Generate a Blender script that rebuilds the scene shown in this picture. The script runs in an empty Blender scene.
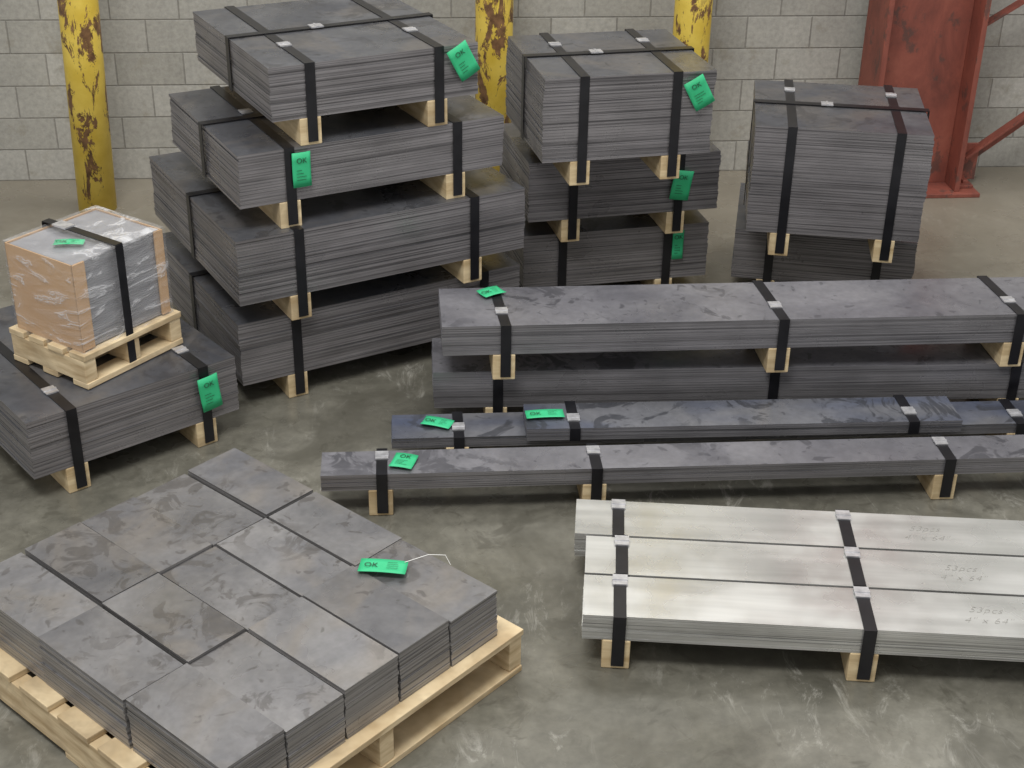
import bpy, math, random
from mathutils import Matrix, Vector, Euler
random.seed(7)
S=bpy.context.scene
try: S.view_settings.view_transform='Standard'
except Exception: pass
COL=bpy.context.collection

# ---------------------------------------------------------------- materials
def newmat(name):
    m=bpy.data.materials.new(name);m.use_nodes=True
    nt=m.node_tree;nt.nodes.clear()
    o=nt.nodes.new('ShaderNodeOutputMaterial');p=nt.nodes.new('ShaderNodeBsdfPrincipled')
    nt.links.new(p.outputs[0],o.inputs[0])
    return m,nt,p,o
def N(nt,t,**k):
    n=nt.nodes.new(t)
    for a,b in k.items(): setattr(n,a,b)
    return n
def noise(nt,vec,scale,detail=4,rough=.55,dist=0):
    n=N(nt,'ShaderNodeTexNoise');n.inputs['Scale'].default_value=scale;n.inputs['Detail'].default_value=detail
    n.inputs['Roughness'].default_value=rough;n.inputs['Distortion'].default_value=dist
    if vec is not None: nt.links.new(vec,n.inputs['Vector'])
    return n.outputs['Fac']
def mapping(nt,vec,scale=(1,1,1),loc=(0,0,0)):
    n=N(nt,'ShaderNodeMapping');n.inputs['Scale'].default_value=scale;n.inputs['Location'].default_value=loc
    nt.links.new(vec,n.inputs['Vector']);return n.outputs[0]
def ramp(nt,fac,stops):
    n=N(nt,'ShaderNodeValToRGB');e=n.color_ramp.elements
    while len(e)<len(stops): e.new(.5)
    for i,(p,c) in enumerate(stops):
        e[i].position=p;e[i].color=(c[0],c[1],c[2],1) if not isinstance(c,(int,float)) else (c,c,c,1)
    nt.links.new(fac,n.inputs[0]);return n.outputs[0]
def mix(nt,fac,a,b,mode='MIX'):
    n=N(nt,'ShaderNodeMix',data_type='RGBA',blend_type=mode)
    if isinstance(fac,(int,float)): n.inputs[0].default_value=fac
    else: nt.links.new(fac,n.inputs[0])
    for v,i in ((a,6),(b,7)):
        if isinstance(v,tuple): n.inputs[i].default_value=(*v,1)
        else: nt.links.new(v,n.inputs[i])
    return n.outputs[2]
def math_(nt,op,a,b=None):
    n=N(nt,'ShaderNodeMath',operation=op)
    for v,i in ((a,0),(b,1)):
        if v is None: continue
        if isinstance(v,(int,float)): n.inputs[i].default_value=v
        else: nt.links.new(v,n.inputs[i])
    return n.outputs[0]
def bump(nt,p,h,s=.3,d=.002):
    n=N(nt,'ShaderNodeBump');n.inputs['Strength'].default_value=s;n.inputs['Distance'].default_value=d
    nt.links.new(h,n.inputs['Height']);nt.links.new(n.outputs[0],p.inputs['Normal'])
def objvec(nt):
    tc=N(nt,'ShaderNodeTexCoord');oi=N(nt,'ShaderNodeObjectInfo')
    ad=N(nt,'ShaderNodeVectorMath',operation='ADD');sc=N(nt,'ShaderNodeVectorMath',operation='SCALE')
    cb=N(nt,'ShaderNodeCombineXYZ');nt.links.new(oi.outputs['Random'],cb.inputs[0]);nt.links.new(oi.outputs['Random'],cb.inputs[1])
    nt.links.new(cb.outputs[0],sc.inputs[0]);sc.inputs['Scale'].default_value=37
    nt.links.new(tc.outputs['Object'],ad.inputs[0]);nt.links.new(sc.outputs[0],ad.inputs[1])
    return ad.outputs[0],oi.outputs['Random'],tc.outputs['Object']

def steel(name,topA,topB,side,dark,metal=.40,rough=.32,stain=(.05,.05,.055),stain_amt=.7,blue=None,sheen_streak=None,vary=0.,warm=None,sc=7,fz=190,spots=True,msk0=.46):
    m,nt,p,o=newmat(name)
    v,rnd,_=objvec(nt)
    big=noise(nt,v,2.6,5,.65,.7)
    top=ramp(nt,big,[(.33,topA),(.66,topB)])
    if blue:
        bf=ramp(nt,noise(nt,mapping(nt,v,(1.0,3,1)),1.8,2),[(.45,0.),(.65,1.)])
        top=mix(nt,bf,top,blue)
    if warm:
        top=mix(nt,ramp(nt,noise(nt,v,3.1,3,.6,1.),[(.5,0.),(.66,.7)]),top,warm)
    if stain_amt:
        st=ramp(nt,noise(nt,v,sc,4,.62,1.2),[(.54,0.),(.59,stain_amt)])
        msk=ramp(nt,noise(nt,v,1.6,1),[(msk0,0.),(msk0+.1,1.)])
        top=mix(nt,math_(nt,'MULTIPLY',st,msk),top,stain)
        if spots:
            sp=ramp(nt,noise(nt,v,22,2,.5,.8),[(.64,0.),(.70,.6)])
            top=mix(nt,sp,top,stain)
    if sheen_streak:
        sf=ramp(nt,noise(nt,mapping(nt,v,(.8,11,1)),1.8,3),[(.3,0.),(.7,1.)])  # reflected sheen painted as lighter streaks along the bar tops
        top=mix(nt,sf,top,sheen_streak)
    else:
        fine=ramp(nt,noise(nt,v,45,2),[(.3,.91),(.7,1.08)])
        top=mix(nt,1.,top,fine,'MULTIPLY')
    if vary:
        top=mix(nt,1.,top,ramp(nt,rnd,[(0.,1-vary),(1.,1+vary)]),'MULTIPLY')
    ln=ramp(nt,noise(nt,mapping(nt,v,(1.,1.,fz)),1,2,.6),[(.30,dark),(.54,side)])
    ln2=ramp(nt,noise(nt,mapping(nt,v,(4,4,12)),1,3,.6),[(.3,.78),(.7,1.14)])
    sd=mix(nt,1.,ln,ln2,'MULTIPLY')
    g=N(nt,'ShaderNodeNewGeometry');sx=N(nt,'ShaderNodeSeparateXYZ');nt.links.new(g.outputs['Normal'],sx.inputs[0])
    isT=math_(nt,'GREATER_THAN',math_(nt,'ABSOLUTE',sx.outputs[2]),.7)
    c=mix(nt,isT,sd,top);nt.links.new(c,p.inputs['Base Color'])
    p.inputs['Metallic'].default_value=metal
    r=ramp(nt,noise(nt,v,4,4),[(.35,rough-.10),(.65,rough+.14)]);nt.links.new(r,p.inputs['Roughness'])
    return m
M_sheet=steel('hot_rolled_steel',(.078,.082,.097),(.152,.155,.168),(.275,.262,.27),(.092,.088,.092),stain_amt=.5,warm=(.165,.153,.145),stain=(.055,.055,.06))
M_bar=steel('steel_bar_metal',(.150,.149,.170),(.25,.247,.268),(.26,.253,.265),(.092,.09,.095),stain_amt=.8,stain=(.08,.08,.092),msk0=.43)
M_blue=steel('blued_steel_bar_metal',(.135,.142,.168),(.225,.226,.242),(.23,.226,.24),(.085,.085,.09),stain_amt=.85,stain=(.065,.068,.08),blue=(.105,.122,.18),msk0=.43)
M_plate=steel('cut_plate_metal',(.145,.146,.158),(.25,.245,.248),(.32,.31,.31),(.10,.096,.096),stain_amt=.55,stain=(.095,.088,.084),rough=.32,vary=.14,warm=(.235,.215,.195),sc=10,msk0=.40)
M_alu=steel('aluminum_metal',(.50,.505,.49),(.59,.595,.58),(.66,.66,.645),(.22,.22,.215),stain_amt=0,metal=.65,rough=.26,sheen_streak=(.73,.735,.72),fz=260)

def simple(name,c1,c2,scale=20,rough=.6,metal=0,bs=.2,stretch=(1,1,1),dirt=None):
    m,nt,p,o=newmat(name);v,r,_=objvec(nt)
    f=noise(nt,mapping(nt,v,stretch),scale,3)
    c=ramp(nt,f,[(.3,c1),(.7,c2)])
    if dirt: c=mix(nt,ramp(nt,noise(nt,v,5,4,.65,.6),[(.48,0.),(.66,.6)]),c,dirt)
    nt.links.new(c,p.inputs['Base Color'])
    p.inputs['Roughness'].default_value=rough;p.inputs['Metallic'].default_value=metal
    if bs: bump(nt,p,f,bs,.002)
    return m
M_strap=simple('black_steel_strap',(.005,.005,.007),(.012,.012,.015),15,.34,0,0)
M_seal=simple('strap_seal_metal',(.45,.45,.47),(.7,.7,.72),40,.35,.6,0)
M_wood=simple('pine_wood',(.46,.33,.17),(.76,.62,.39),6,.75,0,.2,(1,1,6),(.32,.24,.14))
M_pallet=simple('pallet_wood',(.42,.30,.16),(.76,.62,.40),5,.75,0,.2,(1.5,1.5,9),(.34,.26,.16))
M_tag=simple('green_tag_paper',(.025,.42,.17),(.04,.52,.24),8,.6,0,0)
M_ink=simple('black_ink',(.01,.06,.03),(.02,.09,.045),8,.7,0,0)
M_pen=simple('marker_ink',(.26,.25,.23),(.38,.37,.35),60,.7,0,0)
M_card=simple('cardboard',(.45,.28,.145),(.51,.33,.175),3,.8,0,0)
M_string=simple('white_string',(.8,.8,.78),(.9,.9,.88),30,.8,0,0)
M_conc=simple('grey_stack_top',(.25,.25,.27),(.34,.34,.36),8,.45,.3,0,(1,1,12))

def m_film():
    m,nt,p,o=newmat('stretch_film');v,r,_=objvec(nt)
    f=noise(nt,mapping(nt,v,(2.5,2.5,9)),2.0,3,.55,1.6)
    p.inputs['Base Color'].default_value=(.88,.89,.92,1);p.inputs['Roughness'].default_value=.14
    bump(nt,p,f,1.,.012)
    t=N(nt,'ShaderNodeBsdfTransparent');mx=N(nt,'ShaderNodeMixShader')
    a=ramp(nt,f,[(.42,.08),(.56,.15),(.595,.5),(.63,.18),(.74,.7)])
    nt.links.new(a,mx.inputs[0]);nt.links.new(t.outputs[0],mx.inputs[1]);nt.links.new(p.outputs[0],mx.inputs[2])
    nt.links.new(mx.outputs[0],o.inputs[0]);return m
M_film=m_film()

def m_yellow():
    m,nt,p,o=newmat('chipped_yellow_paint');v,r,ob=objvec(nt)
    f=noise(nt,mapping(nt,v,(1,1,.4)),13,7,.74,.5)
    f2=ramp(nt,f,[(.53,0.),(.55,1.)])
    big=ramp(nt,noise(nt,mapping(nt,v,(1,1,.4)),4,2),[(.45,0.),(.52,1.)])
    f2=math_(nt,'MULTIPLY',f2,big)
    rust=ramp(nt,noise(nt,v,30,3),[(.3,(.09,.045,.02)),(.7,(.28,.15,.07))])
    yel=ramp(nt,noise(nt,v,7,4),[(.3,(.66,.46,.05)),(.7,(.86,.66,.13))])
    nt.links.new(mix(nt,f2,yel,rust),p.inputs['Base Color']);p.inputs['Roughness'].default_value=.5
    bump(nt,p,f2,-.4,.003);return m
M_yel=m_yellow()
def m_red():
    m,nt,p,o=newmat('red_oxide_paint');v,r,ob=objvec(nt)
    c=ramp(nt,noise(nt,mapping(nt,v,(1.5,1.5,.7)),4,6,.7,.6),[(.3,(.14,.042,.032)),(.55,(.26,.075,.052)),(.75,(.34,.11,.075))])
    f2=ramp(nt,noise(nt,mapping(nt,v,(1,1,.6)),12,5,.7),[(.56,0.),(.62,.75)])
    nt.links.new(mix(nt,f2,c,(.09,.052,.044)),p.inputs['Base Color']);p.inputs['Roughness'].default_value=.55
    return m
M_red=m_red()
def m_wall():
    m,nt,p,o=newmat('painted_concrete_block')
    tc=N(nt,'ShaderNodeTexCoord');sx=N(nt,'ShaderNodeSeparateXYZ');nt.links.new(tc.outputs['Object'],sx.inputs[0])
    cb=N(nt,'ShaderNodeCombineXYZ');nt.links.new(sx.outputs[0],cb.inputs[0]);nt.links.new(sx.outputs[2],cb.inputs[1])
    b=N(nt,'ShaderNodeTexBrick',offset=.5,squash=1.)
    nt.links.new(cb.outputs[0],b.inputs['Vector'])
    for k,val in dict(Scale=1.,**{'Mortar Size':.0045,'Mortar Smooth':.7,'Bias':0.,'Brick Width':.305,'Row Height':.150}).items(): b.inputs[k].default_value=val
    b.inputs['Color1'].default_value=(.44,.43,.395,1);b.inputs['Color2'].default_value=(.36,.35,.315,1);b.inputs['Mortar'].default_value=(.27,.26,.235,1)
    v=tc.outputs['Object']
    d=ramp(nt,noise(nt,v,1.3,5,.65),[(.3,.78),(.7,1.12)])
    d2=ramp(nt,noise(nt,v,45,3,.7),[(.3,.82),(.65,1.08)])
    c=mix(nt,1.,mix(nt,1.,b.outputs['Color'],d,'MULTIPLY'),d2,'MULTIPLY')
    c=mix(nt,ramp(nt,noise(nt,v,6,5,.7),[(.56,0.),(.70,.6)]),c,(.25,.225,.17))
    nt.links.new(c,p.inputs['Base Color']);p.inputs['Roughness'].default_value=.75
    h=math_(nt,'SUBTRACT',math_(nt,'MULTIPLY',noise(nt,v,60,3,.7),.35),b.outputs['Fac'])
    bump(nt,p,h,.6,.006);return m
M_wall=m_wall()
def m_floor():
    m,nt,p,o=newmat('stained_concrete_floor')
    tc=N(nt,'ShaderNodeTexCoord');v=tc.outputs['Object']
    c=ramp(nt,noise(nt,v,1.3,6,.66,.6),[(.32,(.085,.082,.066)),(.5,(.145,.139,.114)),(.68,(.215,.207,.175))])
    c=mix(nt,1.,c,ramp(nt,noise(nt,v,18,4,.7),[(.3,.80),(.7,1.18)]),'MULTIPLY')
    wh=math_(nt,'MULTIPLY',ramp(nt,noise(nt,mapping(nt,v,(2.6,1,1)),5,6,.82,1.0),[(.54,0.),(.66,.7)]),ramp(nt,noise(nt,v,1.5,2),[(.46,0.),(.57,1.)]))
    c=mix(nt,wh,c,(.38,.37,.33))
    dk=ramp(nt,noise(nt,v,2.3,4,.6,1.2),[(.50,0.),(.64,.65)])
    c=mix(nt,dk,c,(.078,.074,.058))
    dk2=ramp(nt,noise(nt,v,9,4,.65,.8),[(.57,0.),(.65,.55)])
    c=mix(nt,dk2,c,(.075,.070,.055))
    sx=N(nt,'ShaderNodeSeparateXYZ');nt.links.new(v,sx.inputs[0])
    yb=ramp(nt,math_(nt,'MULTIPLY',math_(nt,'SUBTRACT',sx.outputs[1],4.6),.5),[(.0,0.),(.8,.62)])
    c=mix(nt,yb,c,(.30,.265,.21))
    nt.links.new(c,p.inputs['Base Color'])
    nt.links.new(ramp(nt,noise(nt,v,3,4),[(.35,.20),(.65,.44)]),p.inputs['Roughness'])
    return m
M_floor=m_floor()

# ---------------------------------------------------------------- mesh helpers
def mesh_obj(name,verts,faces,mat,parent=None,smooth=False):
    me=bpy.data.meshes.new(name);me.from_pydata(verts,[],faces);me.update()
    ob=bpy.data.objects.new(name,me);COL.objects.link(ob)
    mats=mat if isinstance(mat,list) else [mat]
    for m in mats: me.materials.append(m)
    if parent: ob.parent=parent
    if smooth:
        for p in me.polygons:p.use_smooth=True
    return ob
class B:
    def __init__(s): s.v=[];s.f=[]
    def box(s,x0,x1,y0,y1,z0,z1,M=None):
        b=len(s.v)
        P=[(x0,y0,z0),(x1,y0,z0),(x1,y1,z0),(x0,y1,z0),(x0,y0,z1),(x1,y0,z1),(x1,y1,z1),(x0,y1,z1)]
        if M is not None: P=[tuple(M@Vector(q)) for q in P]
        s.v+=P
        s.f+=[tuple(b+i for i in q) for q in [(3,2,1,0),(4,5,6,7),(0,1,5,4),(1,2,6,5),(2,3,7,6),(3,0,4,7)]]
        return s
    def obj(s,name,mat,parent=None,bevel=0):
        o=mesh_obj(name,s.v,s.f,mat,parent)
        if bevel:
            md=o.modifiers.new('bev','BEVEL');md.width=bevel;md.segments=2;md.limit_method='ANGLE'
        return o
def empty(name,x,y,z,yaw):
    e=bpy.data.objects.new(name,None);COL.objects.link(e);e.location=(x,y,z);e.rotation_euler=(0,0,yaw);e.empty_display_size=.1;return e
def sheets(parent,name,u0,u1,v0,v1,z0,h,t,mat,jit=.002,drift=0.004,skew=0.):
    b=B();n=max(2,round(h/t));tt=h/n;a=c=0
    for i in range(n):
        a=max(-drift,min(drift,a+random.uniform(-.4,.4)*drift));c=max(-drift,min(drift,c+random.uniform(-.4,.4)*drift))
        ju=a+random.uniform(-jit,jit);jv=c+random.uniform(-jit,jit);e=random.uniform(0,jit)
        M=None
        if skew: 
            ct=Vector(((u0+u1)/2,(v0+v1)/2,0));M=Matrix.Translation(ct)@Matrix.Rotation(skew+random.uniform(-.002,.002),4,'Z')@Matrix.Translation(-ct)
        b.box(u0+ju+e,u1+ju-e,v0+jv,v1+jv-e,z0+i*tt,z0+(i+1)*tt-.0007,M)
    return b.obj(name,mat,parent)
SW=.0165
def cross_strap(parent,i,u,W,zb,zt,seal_v=None,slant=0.):
    t=.0025;o=.0058;b=B()
    u2=u+slant
    def q(ua,ub,v0,v1,z0,z1):
        base=len(b.v)
        b.v.extend([(ua-SW,v0,z0),(ua+SW,v0,z0),(ub+SW,v1,z0),(ub-SW,v1,z0),(ua-SW,v0,z1),(ua+SW,v0,z1),(ub+SW,v1,z1),(ub-SW,v1,z1)])
        b.f.extend([tuple(base+k for k in f) for f in [(3,2,1,0),(4,5,6,7),(0,1,5,4),(1,2,6,5),(2,3,7,6),(3,0,4,7)]])
    q(u,u2,-o-t,W+o+t,zt,zt+t)
    b.box(u-SW,u+SW,-o-t,-o,zb,zt);b.box(u2-SW,u2+SW,W+o,W+o+t,zb,zt)
    b.obj('strap_%d'%i,M_strap,parent)
    if seal_v is not None:
        uu=u+(u2-u)*seal_v/W
        s=B().box(uu-SW-.003,uu+SW+.003,seal_v-.022,seal_v+.022,zt+t,zt+t+.004)
        s.box(uu-SW-.004,uu+SW+.004,seal_v-.004,seal_v+.004,zt+t,zt+t+.006)
        s.obj('seal_%d'%i,M_seal,parent)
def long_strap(parent,i,v,L,zb,zt):
    t=.0025;o=.0058;b=B()
    b.box(-o-t,L+o+t,v-SW,v+SW,zt+.003,zt+.003+t)
    b.box(-o-t,-o,v-SW,v+SW,zb,zt+.003);b.box(L+o,L+o+t,v-SW,v+SW,zb,zt+.003)
    b.obj('strap_%d'%i,M_strap,parent)
    s=B();u=.42*L
    s.box(u-.022,u+.022,v-SW-.003,v+SW+.003,zt+.0055,zt+.010).box(u-.004,u+.004,v-SW-.004,v+SW+.004,zt+.0055,zt+.012)
    s.obj('seal_%d'%i,M_seal,parent)
def tag(parent,u,v,z,w,h,rot,face,tilt=0.):
    if face=='F': R=Matrix.Rotation(math.radians(90),4,'X')@Matrix.Rotation(rot,4,'Z')@Matrix.Rotation(tilt,4,'X')
    elif face=='T': R=Matrix.Rotation(rot,4,'Z')@Matrix.Rotation(tilt,4,'X')
    T=Matrix.Translation((u,v,z))@R
    nx=8;V=[];Fc=[]
    c=.004
    f=lambda x,y:c*math.cos(x/w*3.)*.6+c*.6*(y/h*2)**2
    for j in range(5):
        for i in range(nx+1):
            x=-w/2+w*i/nx;y=-h/2+h*j/4;V.append((x,y,f(x,y)))
    for j in range(4):
        for i in range(nx):
            a=j*(nx+1)+i;Fc.append((a,a+1,a+nx+2,a+nx+1))
    o=mesh_obj('tag',V,Fc,M_tag,parent,True);o.matrix_local=T
    sd=o.modifiers.new('s','SOLIDIFY');sd.thickness=.0008
    tc=bpy.data.curves.new('tag_print','FONT');tc.body='OK';tc.size=.024;tc.align_x='CENTER';tc.align_y='CENTER';tc.extrude=.0002
    tc.materials.append(M_ink);to=bpy.data.objects.new('tag_print',tc);COL.objects.link(to);to.parent=parent
    b=B()
    if w>h:
        to.matrix_local=T@Matrix.Translation((-w*.25,0,.0055))
        for k in range(4): b.box(w*.08,w*.08+w*random.uniform(.12,.26),h*(.26-.15*k),h*(.28-.15*k),.0052,.0054)
    else:
        to.matrix_local=T@Matrix.Translation((0,h*.26,.0055))
        for k in range(4): b.box(-w*.3,-w*.3+w*random.uniform(.25,.55),-h*(.02+.09*k),-h*(.005+.09*k),.0052,.0054)
    q=b.obj('tag_lines',M_ink,parent);q.matrix_local=T
R_=.09
def bundle(name,x,y,yaw,L,W,h,z0,straps,t=.0095,mat=None,gap=R_,longv=None,tags=(),seal=None,jit=.0014,rw=.036,slant=0.,sheet_name='sheets',roff=-.005,drift=.0038):
    e=empty(name,x,y,z0-gap,yaw)
    zt=gap+h
    sheets(e,sheet_name,0,L,0,W,gap,h,t,mat or M_sheet,jit,drift)
    if gap>0:
        for i,u in enumerate(straps):
            B().box(u-rw+roff,u+rw+roff,-.003,W+.003,0.0005,gap-.001).obj('runner_%d'%(i+1),M_wood,e,.003)
    for i,u in enumerate(straps):
        cross_strap(e,i+1,u,W,.012 if gap>0 else 0,zt,seal,slant)
    if longv is not None: long_strap(e,len(straps)+1,longv,L,gap,zt)
    for tg in tags: tag(e,*tg)
    return e,zt

SB='strapped_steel_sheet_bundle'
# ---- left-hand stack (four bundles)
bundle(SB,-.901,4.250,.531,1.071,.88,.226,.090,[.20,.92],longv=.45)
bundle(SB,-.877,4.203,.522,1.052,.903,.226,.406,[.21,.85],longv=.45,seal=.55)
bundle(SB,-.863,4.251,.505,.935,.72,.177,.720,[.17,.76],longv=.34,seal=.40,tags=[(.205,-.014,.195,.062,.115,0,'F')])
bundle(SB,-.756,4.310,.495,.714,.768,.172,.986,[.13,.57],longv=.38,seal=.22,tags=[(.645,-.03,.215,.075,.115,.5,'F')])
# ---- centre stack (three bundles)
bundle(SB,.038,5.059,.237,.741,.62,.223,.090,[.15,.57],tags=[(.61,-.012,.235,.045,.12,0,'F')])
bundle(SB,.048,4.972,.243,.739,.47,.227,.403,[.17,.58],tags=[(.585,-.016,.20,.075,.115,-.15,'F')])
bundle(SB,.091,4.729,.236,.609,.559,.296,.720,[.14,.47],longv=.27,seal=.40,tags=[(.545,-.02,.315,.075,.11,.5,'F')],t=.0105)
# ---- right-hand stack (two bundles)
bundle(SB,.856,5.220,-.170,.689,.52,.203,.090,[.14,.55])
bundle(SB,.855,4.977,-.133,.625,.579,.405,.383,[.13,.51],longv=.28,seal=.45,t=.0105)
# ---- low bundle carrying the boxed load
bundle(SB,-1.420,3.643,.701,.696,.80,.192,.090,[.14,.58],seal=.14,tags=[(.59,-.018,.195,.07,.12,.1,'F')])

BB='strapped_steel_bar_bundle'
bundle(BB,-.255,4.119,.070,2.6,.25,.134,.090,[.21,1.12,1.93],mat=M_bar,t=.009,jit=.0012,drift=.003)
bundle(BB,-.221,4.058,.089,2.6,.290,.102,.314,[.20,1.09,1.87],mat=M_bar,t=.009,jit=.0012,drift=.003,seal=.10,tags=[(.17,.235,.200,.08,.06,.5,'T')],slant=-.02)
bundle(BB,-.371,3.857,.082,2.4,.150,.035,.090,[.21,2.01],mat=M_blue,t=.007,jit=.001,drift=.002,seal=.06,tags=[(.145,.08,.133,.095,.055,-.4,'T')])
bundle(BB,.048,3.855,.074,1.376,.160,.042,.1275,[.15,1.22],mat=M_blue,t=.007,jit=.001,drift=.002,gap=0,seal=.06,tags=[(.062,.075,.050,.12,.05,.05,'T')])
bundle(BB,-.559,3.604,.082,2.7,.135,.055,.090,[.18,.82,1.90],mat=M_bar,t=.007,jit=.001,drift=.002,seal=.10,tags=[(.245,.055,.153,.07,.08,-.3,'T')])

AB='strapped_aluminum_bar_bundle'
ys=-.059
for k,(v,du) in enumerate([(0,0.),(.181,.004),(.362,-.028)]):
    x=.187-v*math.sin(ys)+du*math.cos(ys);y=2.934+v*math.cos(ys)+du*math.sin(ys)
    e,zt=bundle(AB,x,y,ys,2.0,.173,.075,.090,[.095-du+(.0,.005,-.005)[k],.72-du],mat=M_alu,t=.0065,jit=.0008,drift=.0015,seal=.15)
    for line,(txt,dv) in enumerate([('53pcs',.095),('4" x 64"',.050)]):
        tc=bpy.data.curves.new('handwriting','FONT');tc.body=txt;tc.size=.034;tc.shear=.5;tc.space_character=1.1;tc.offset=-.0009;tc.extrude=.0002;tc.materials.append(M_pen)
        to=bpy.data.objects.new('handwriting_%d'%(line+1),tc);COL.objects.link(to);to.parent=e;to.location=(.92+.03*(2-k)-.02*line,dv,zt+.0002);to.rotation_euler=(0,0,random.uniform(-.07,.03))

# ---------------------------------------------------------------- pallets
def pallet(e,U0,U1,V0,V1,H,nd,ns,board,st_w,mat=M_pallet,zoff=0,prefix='pallet'):
    b=B();tb=board
    for i in range(ns):
        u=U0+(U1-U0-st_w)*i/(ns-1)
        b.box(u,u+st_w,V0+.004,V1-.004,zoff+tb,zoff+H-tb)
    b.obj(prefix+'_stringers',mat,e,.002)
    b=B();w=(V1-V0)/(nd+(nd-1)*.35)
    for i in range(nd):
        v=V0+i*w*1.35
        b.box(U0-random.uniform(0,.006),U1+random.uniform(0,.006),v,v+w,zoff+H-tb+.0005,zoff+H)
    b.obj(prefix+'_deck_boards',mat,e,.002)
    b=B()
    for v in (V0,V0+(V1-V0-w)/2,V1-w): b.box(U0,U1,v,v+w,zoff,zoff+tb-.0005)
    b.obj(prefix+'_bottom_boards',mat,e,.002)

e=empty('pallet_of_steel_plates',-.582,2.235,0,.865)
pallet(e,-.040,.918,-.032,1.04,.13,7,3,.018,.045)
L,W=.861,1.011;nu,nv=5,3
for i in range(nu):
    for j in range(nv):
        u0=L*i/nu;u1=L*(i+1)/nu;v0=W*j/nv;v1=W*(j+1)/nv
        hh=.142+random.uniform(-.006,.004);g=.0025
        ou=random.uniform(-.003,.003);ov=random.uniform(-.004,.004)
        sheets(e,'plate_pile_%d'%(i*nv+j+1),u0+g+ou,u1-g+ou,v0+g+ov,v1-g+ov,.131,hh,.0095,M_plate,.0012,.0025,skew=random.uniform(-.006,.006))
tag(e,.723,.265,.284,.12,.055,-.95,'T')
cu=bpy.data.curves.new('tag_string','CURVE');cu.dimensions='3D';sp=cu.splines.new('POLY')
pts=[(.77,.235,.288),(.83,.21,.292),(.865,.185,.284),(.868,.17,.26)]
sp.points.add(len(pts)-1)
for i,q in enumerate(pts): sp.points[i].co=(*q,1)
cu.bevel_depth=.0008;cu.materials.append(M_string);so=bpy.data.objects.new('tag_string',cu);COL.objects.link(so);so.parent=e

zE=.282
e=empty('stretch_wrapped_box_on_pallet',-1.293,3.875,zE+.003,.978)
Lb,Wb,Hb=.350,.297,.282
pallet(e,-.02,.375,-.02,.325,.113,4,3,.02,.045)
sheets(e,'packed_sheets',.004,Lb-.004,.006,Wb-.004,.118,Hb-.004,.008,M_conc,.001,.001)
B().box(-.004,.0,-.004,Wb+.004,.114,.118+Hb).box(-.004,.042,-.003,.004,.118,.118+Hb).box(Lb-.032,Lb+.002,-.003,.004,.118,.118+Hb).box(-.004,Lb+.002,Wb,Wb+.004,.118,.118+Hb).box(Lb-.002,Lb+.002,0,Wb,.118,.118+Hb).obj('cardboard_panels',M_card,e,.001)
V=[];F=[]
def film(o,zb,zt):
    n=14;per=[]
    for i in range(n): per.append((-o+(Lb+2*o)*i/n,-o))
    for i in range(n): per.append((Lb+o,-o+(Wb+2*o)*i/n))
    for i in range(n): per.append((Lb+o-(Lb+2*o)*i/n,Wb+o))
    for i in range(n): per.append((-o,Wb+o-(Wb+2*o)*i/n))
    m=len(per);rows=12
    for r in range(rows+1):
        z=zb+(zt-zb)*r/rows
        for (x,y) in per:
            cx,cy=x-Lb/2,y-Wb/2;k=1+random.uniform(-.001,.009)
            V.append((Lb/2+cx*k,Wb/2+cy*k,z+random.uniform(-.002,.002) if r<rows else zt))
    for r in range(rows):
        for i in range(m): F.append((r*m+i,r*m+(i+1)%m,(r+1)*m+(i+1)%m,(r+1)*m+i))
    b0=len(V)
    for j in range(n+1):
        for i in range(n+1):
            V.append((-o+(Lb+2*o)*i/n,-o+(Wb+2*o)*j/n,zt+(random.uniform(.0,.007) if 0<i<n and 0<j<n else 0)))
    for j in range(n):
        for i in range(n):
            a=b0+j*(n+1)+i;F.append((a,a+1,a+n+2,a+n+1))
film(.007,.1,.118+Hb+.007)
mesh_obj('stretch_film',V,F,M_film,e,True)
b=B();zt=.118+Hb+.014
u=.165
b.box(u-.014,u+.014,-.016,Wb+.016,zt,zt+.0025).box(u-.014,u+.014,-.0185,-.016,.02,zt).box(u-.014,u+.014,Wb+.016,Wb+.0185,.02,zt)
b.obj('strap_1',M_strap,e)
B().box(u-.02,u+.02,.20,.26,zt+.002,zt+.007).obj('seal_1',M_seal,e)
tag(e,.10,.13,.118+Hb+.006,.09,.04,-.9,'T')

# ---------------------------------------------------------------- room shell
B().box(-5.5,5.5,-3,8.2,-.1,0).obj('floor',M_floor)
wl=B().box(-7,7,0,.2,0,4.5).obj('wall_back',M_wall);wl.location=(0,6.60,0);wl.rotation_euler=(0,0,.0886)

def post(x,y,lean,r=.083,hgt=3.2):
    n=40;V=[];F=[]
    for z in (0,hgt*.25,hgt*.5,hgt*.75,hgt):
        for i in range(n):
            a=2*math.pi*i/n;V.append((r*math.cos(a)+lean*z,r*math.sin(a),z))
    for k in range(4):
        for i in range(n):F.append((k*n+i,k*n+(i+1)%n,(k+1)*n+(i+1)%n,(k+1)*n+i))
    F.append(tuple(range(4*n,5*n)));F.append(tuple(reversed(range(n))))
    o=mesh_obj('yellow_steel_post',V,F,M_yel,None,True)
    o.location=(x,y,0);o.data.polygons[-1].use_smooth=False;o.data.polygons[-2].use_smooth=False
post(-1.87,6.06,.03);post(-.105,6.35,0);post(.77,6.38,.0)

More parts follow.
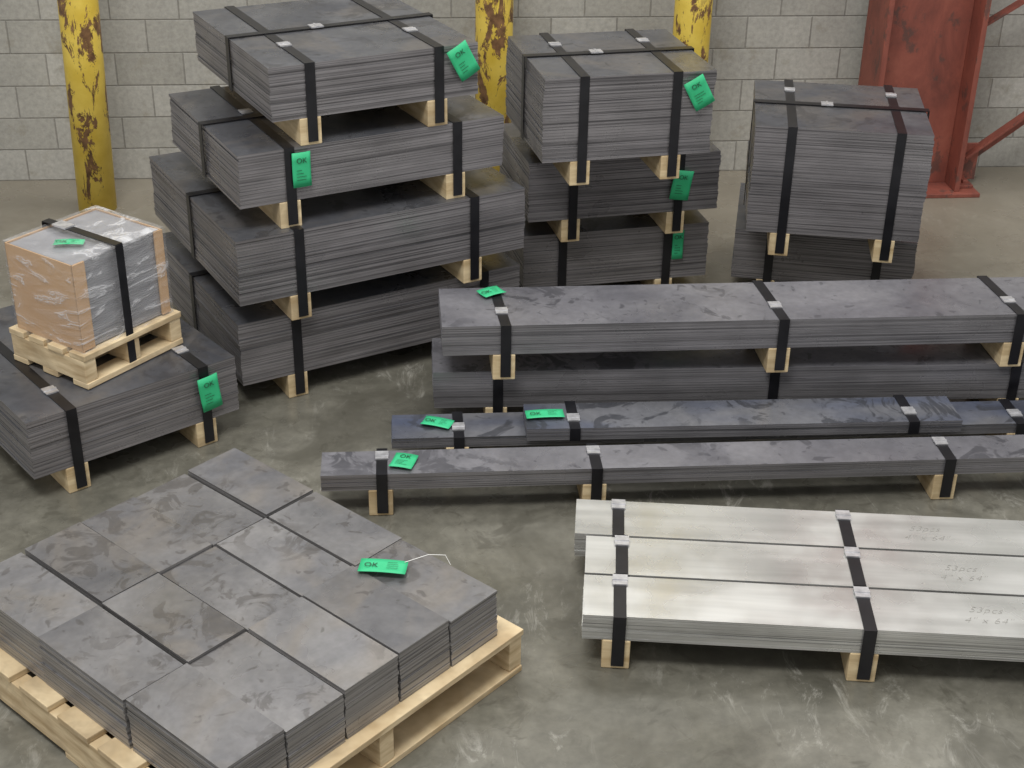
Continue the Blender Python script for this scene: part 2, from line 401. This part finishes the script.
e=empty('red_steel_column',1.84,6.52,0,.0886)
B().box(-.23,-.205,-.14,.14,.02,4.3).box(.205,.23,-.14,.14,.02,4.3).box(-.205,.205,-.012,.012,.02,4.3).obj('h_section',M_red,e,.003)
B().box(-.30,.32,-.17,.17,0,.02).obj('base_plate',M_red,e,.003)
b=B().box(.231,.243,-.10,.12,.021,.22).box(.243,.36,.02,.035,.021,.20).box(.243,.31,-.10,.12,.021,.035)
b.obj('gusset_clip',M_red,e,.002)
bolt=B()
for (x,y) in ((.28,-.06),(.28,.08),(-.26,-.1),(-.26,.1)): bolt.box(x-.013,x+.013,y-.013,y+.013,.02,.05)
bolt.obj('anchor_bolts',M_red,e,.004)
def brace(name,x0,z0,ang,ln,w):
    M=Matrix.Translation((x0,.03,z0))@Matrix.Rotation(-ang,4,'Y')
    B().box(0,ln,-.006,.006,-w/2,w/2,M).box(0,ln,-.05,-.006,w/2-.01,w/2,M).obj(name,M_red,e,.001)
brace('diagonal_brace_1',.30,.12,math.radians(38),1.9,.055)
brace('diagonal_brace_2',.22,.72,math.radians(33),1.9,.03)

# ---------------------------------------------------------------- light
w=bpy.data.worlds.new('world');S.world=w;w.use_nodes=True
bg=w.node_tree.nodes['Background'];bg.inputs[0].default_value=(1.,.99,.975,1);bg.inputs[1].default_value=.60
def area(name,loc,tgt,sx,sy,P,col=(1,.985,.955)):
    l=bpy.data.lights.new(name,'AREA');l.shape='RECTANGLE';l.size=sx;l.size_y=sy;l.energy=P;l.color=col
    o=bpy.data.objects.new(name,l);COL.objects.link(o);o.location=loc
    o.rotation_euler=(Vector(tgt)-Vector(loc)).to_track_quat('-Z','Y').to_euler();return o
area('high_bay_light_1',(-1.0,1.2,5.4),(-.4,3.6,0),2.4,1.2,220)
area('high_bay_light_2',(2.2,4.0,5.8),(1.6,4.4,0),3.0,1.4,90)
area('top_sheen_light',(0.2,5.9,4.9),(0.1,3.3,0),3.6,.8,80)  # unseen light added near the back wall to put sheen on the steel tops

# ---------------------------------------------------------------- camera
cd=bpy.data.cameras.new('camera');co=bpy.data.objects.new('camera',cd);COL.objects.link(co)
cd.sensor_fit='HORIZONTAL';cd.sensor_width=36;cd.lens=50.74
co.matrix_world=Matrix.Translation((0,0,2.4))@Matrix.Rotation(math.pi/2-.4935,4,'X')@Matrix.Rotation(.0167,4,'Z')
S.camera=co
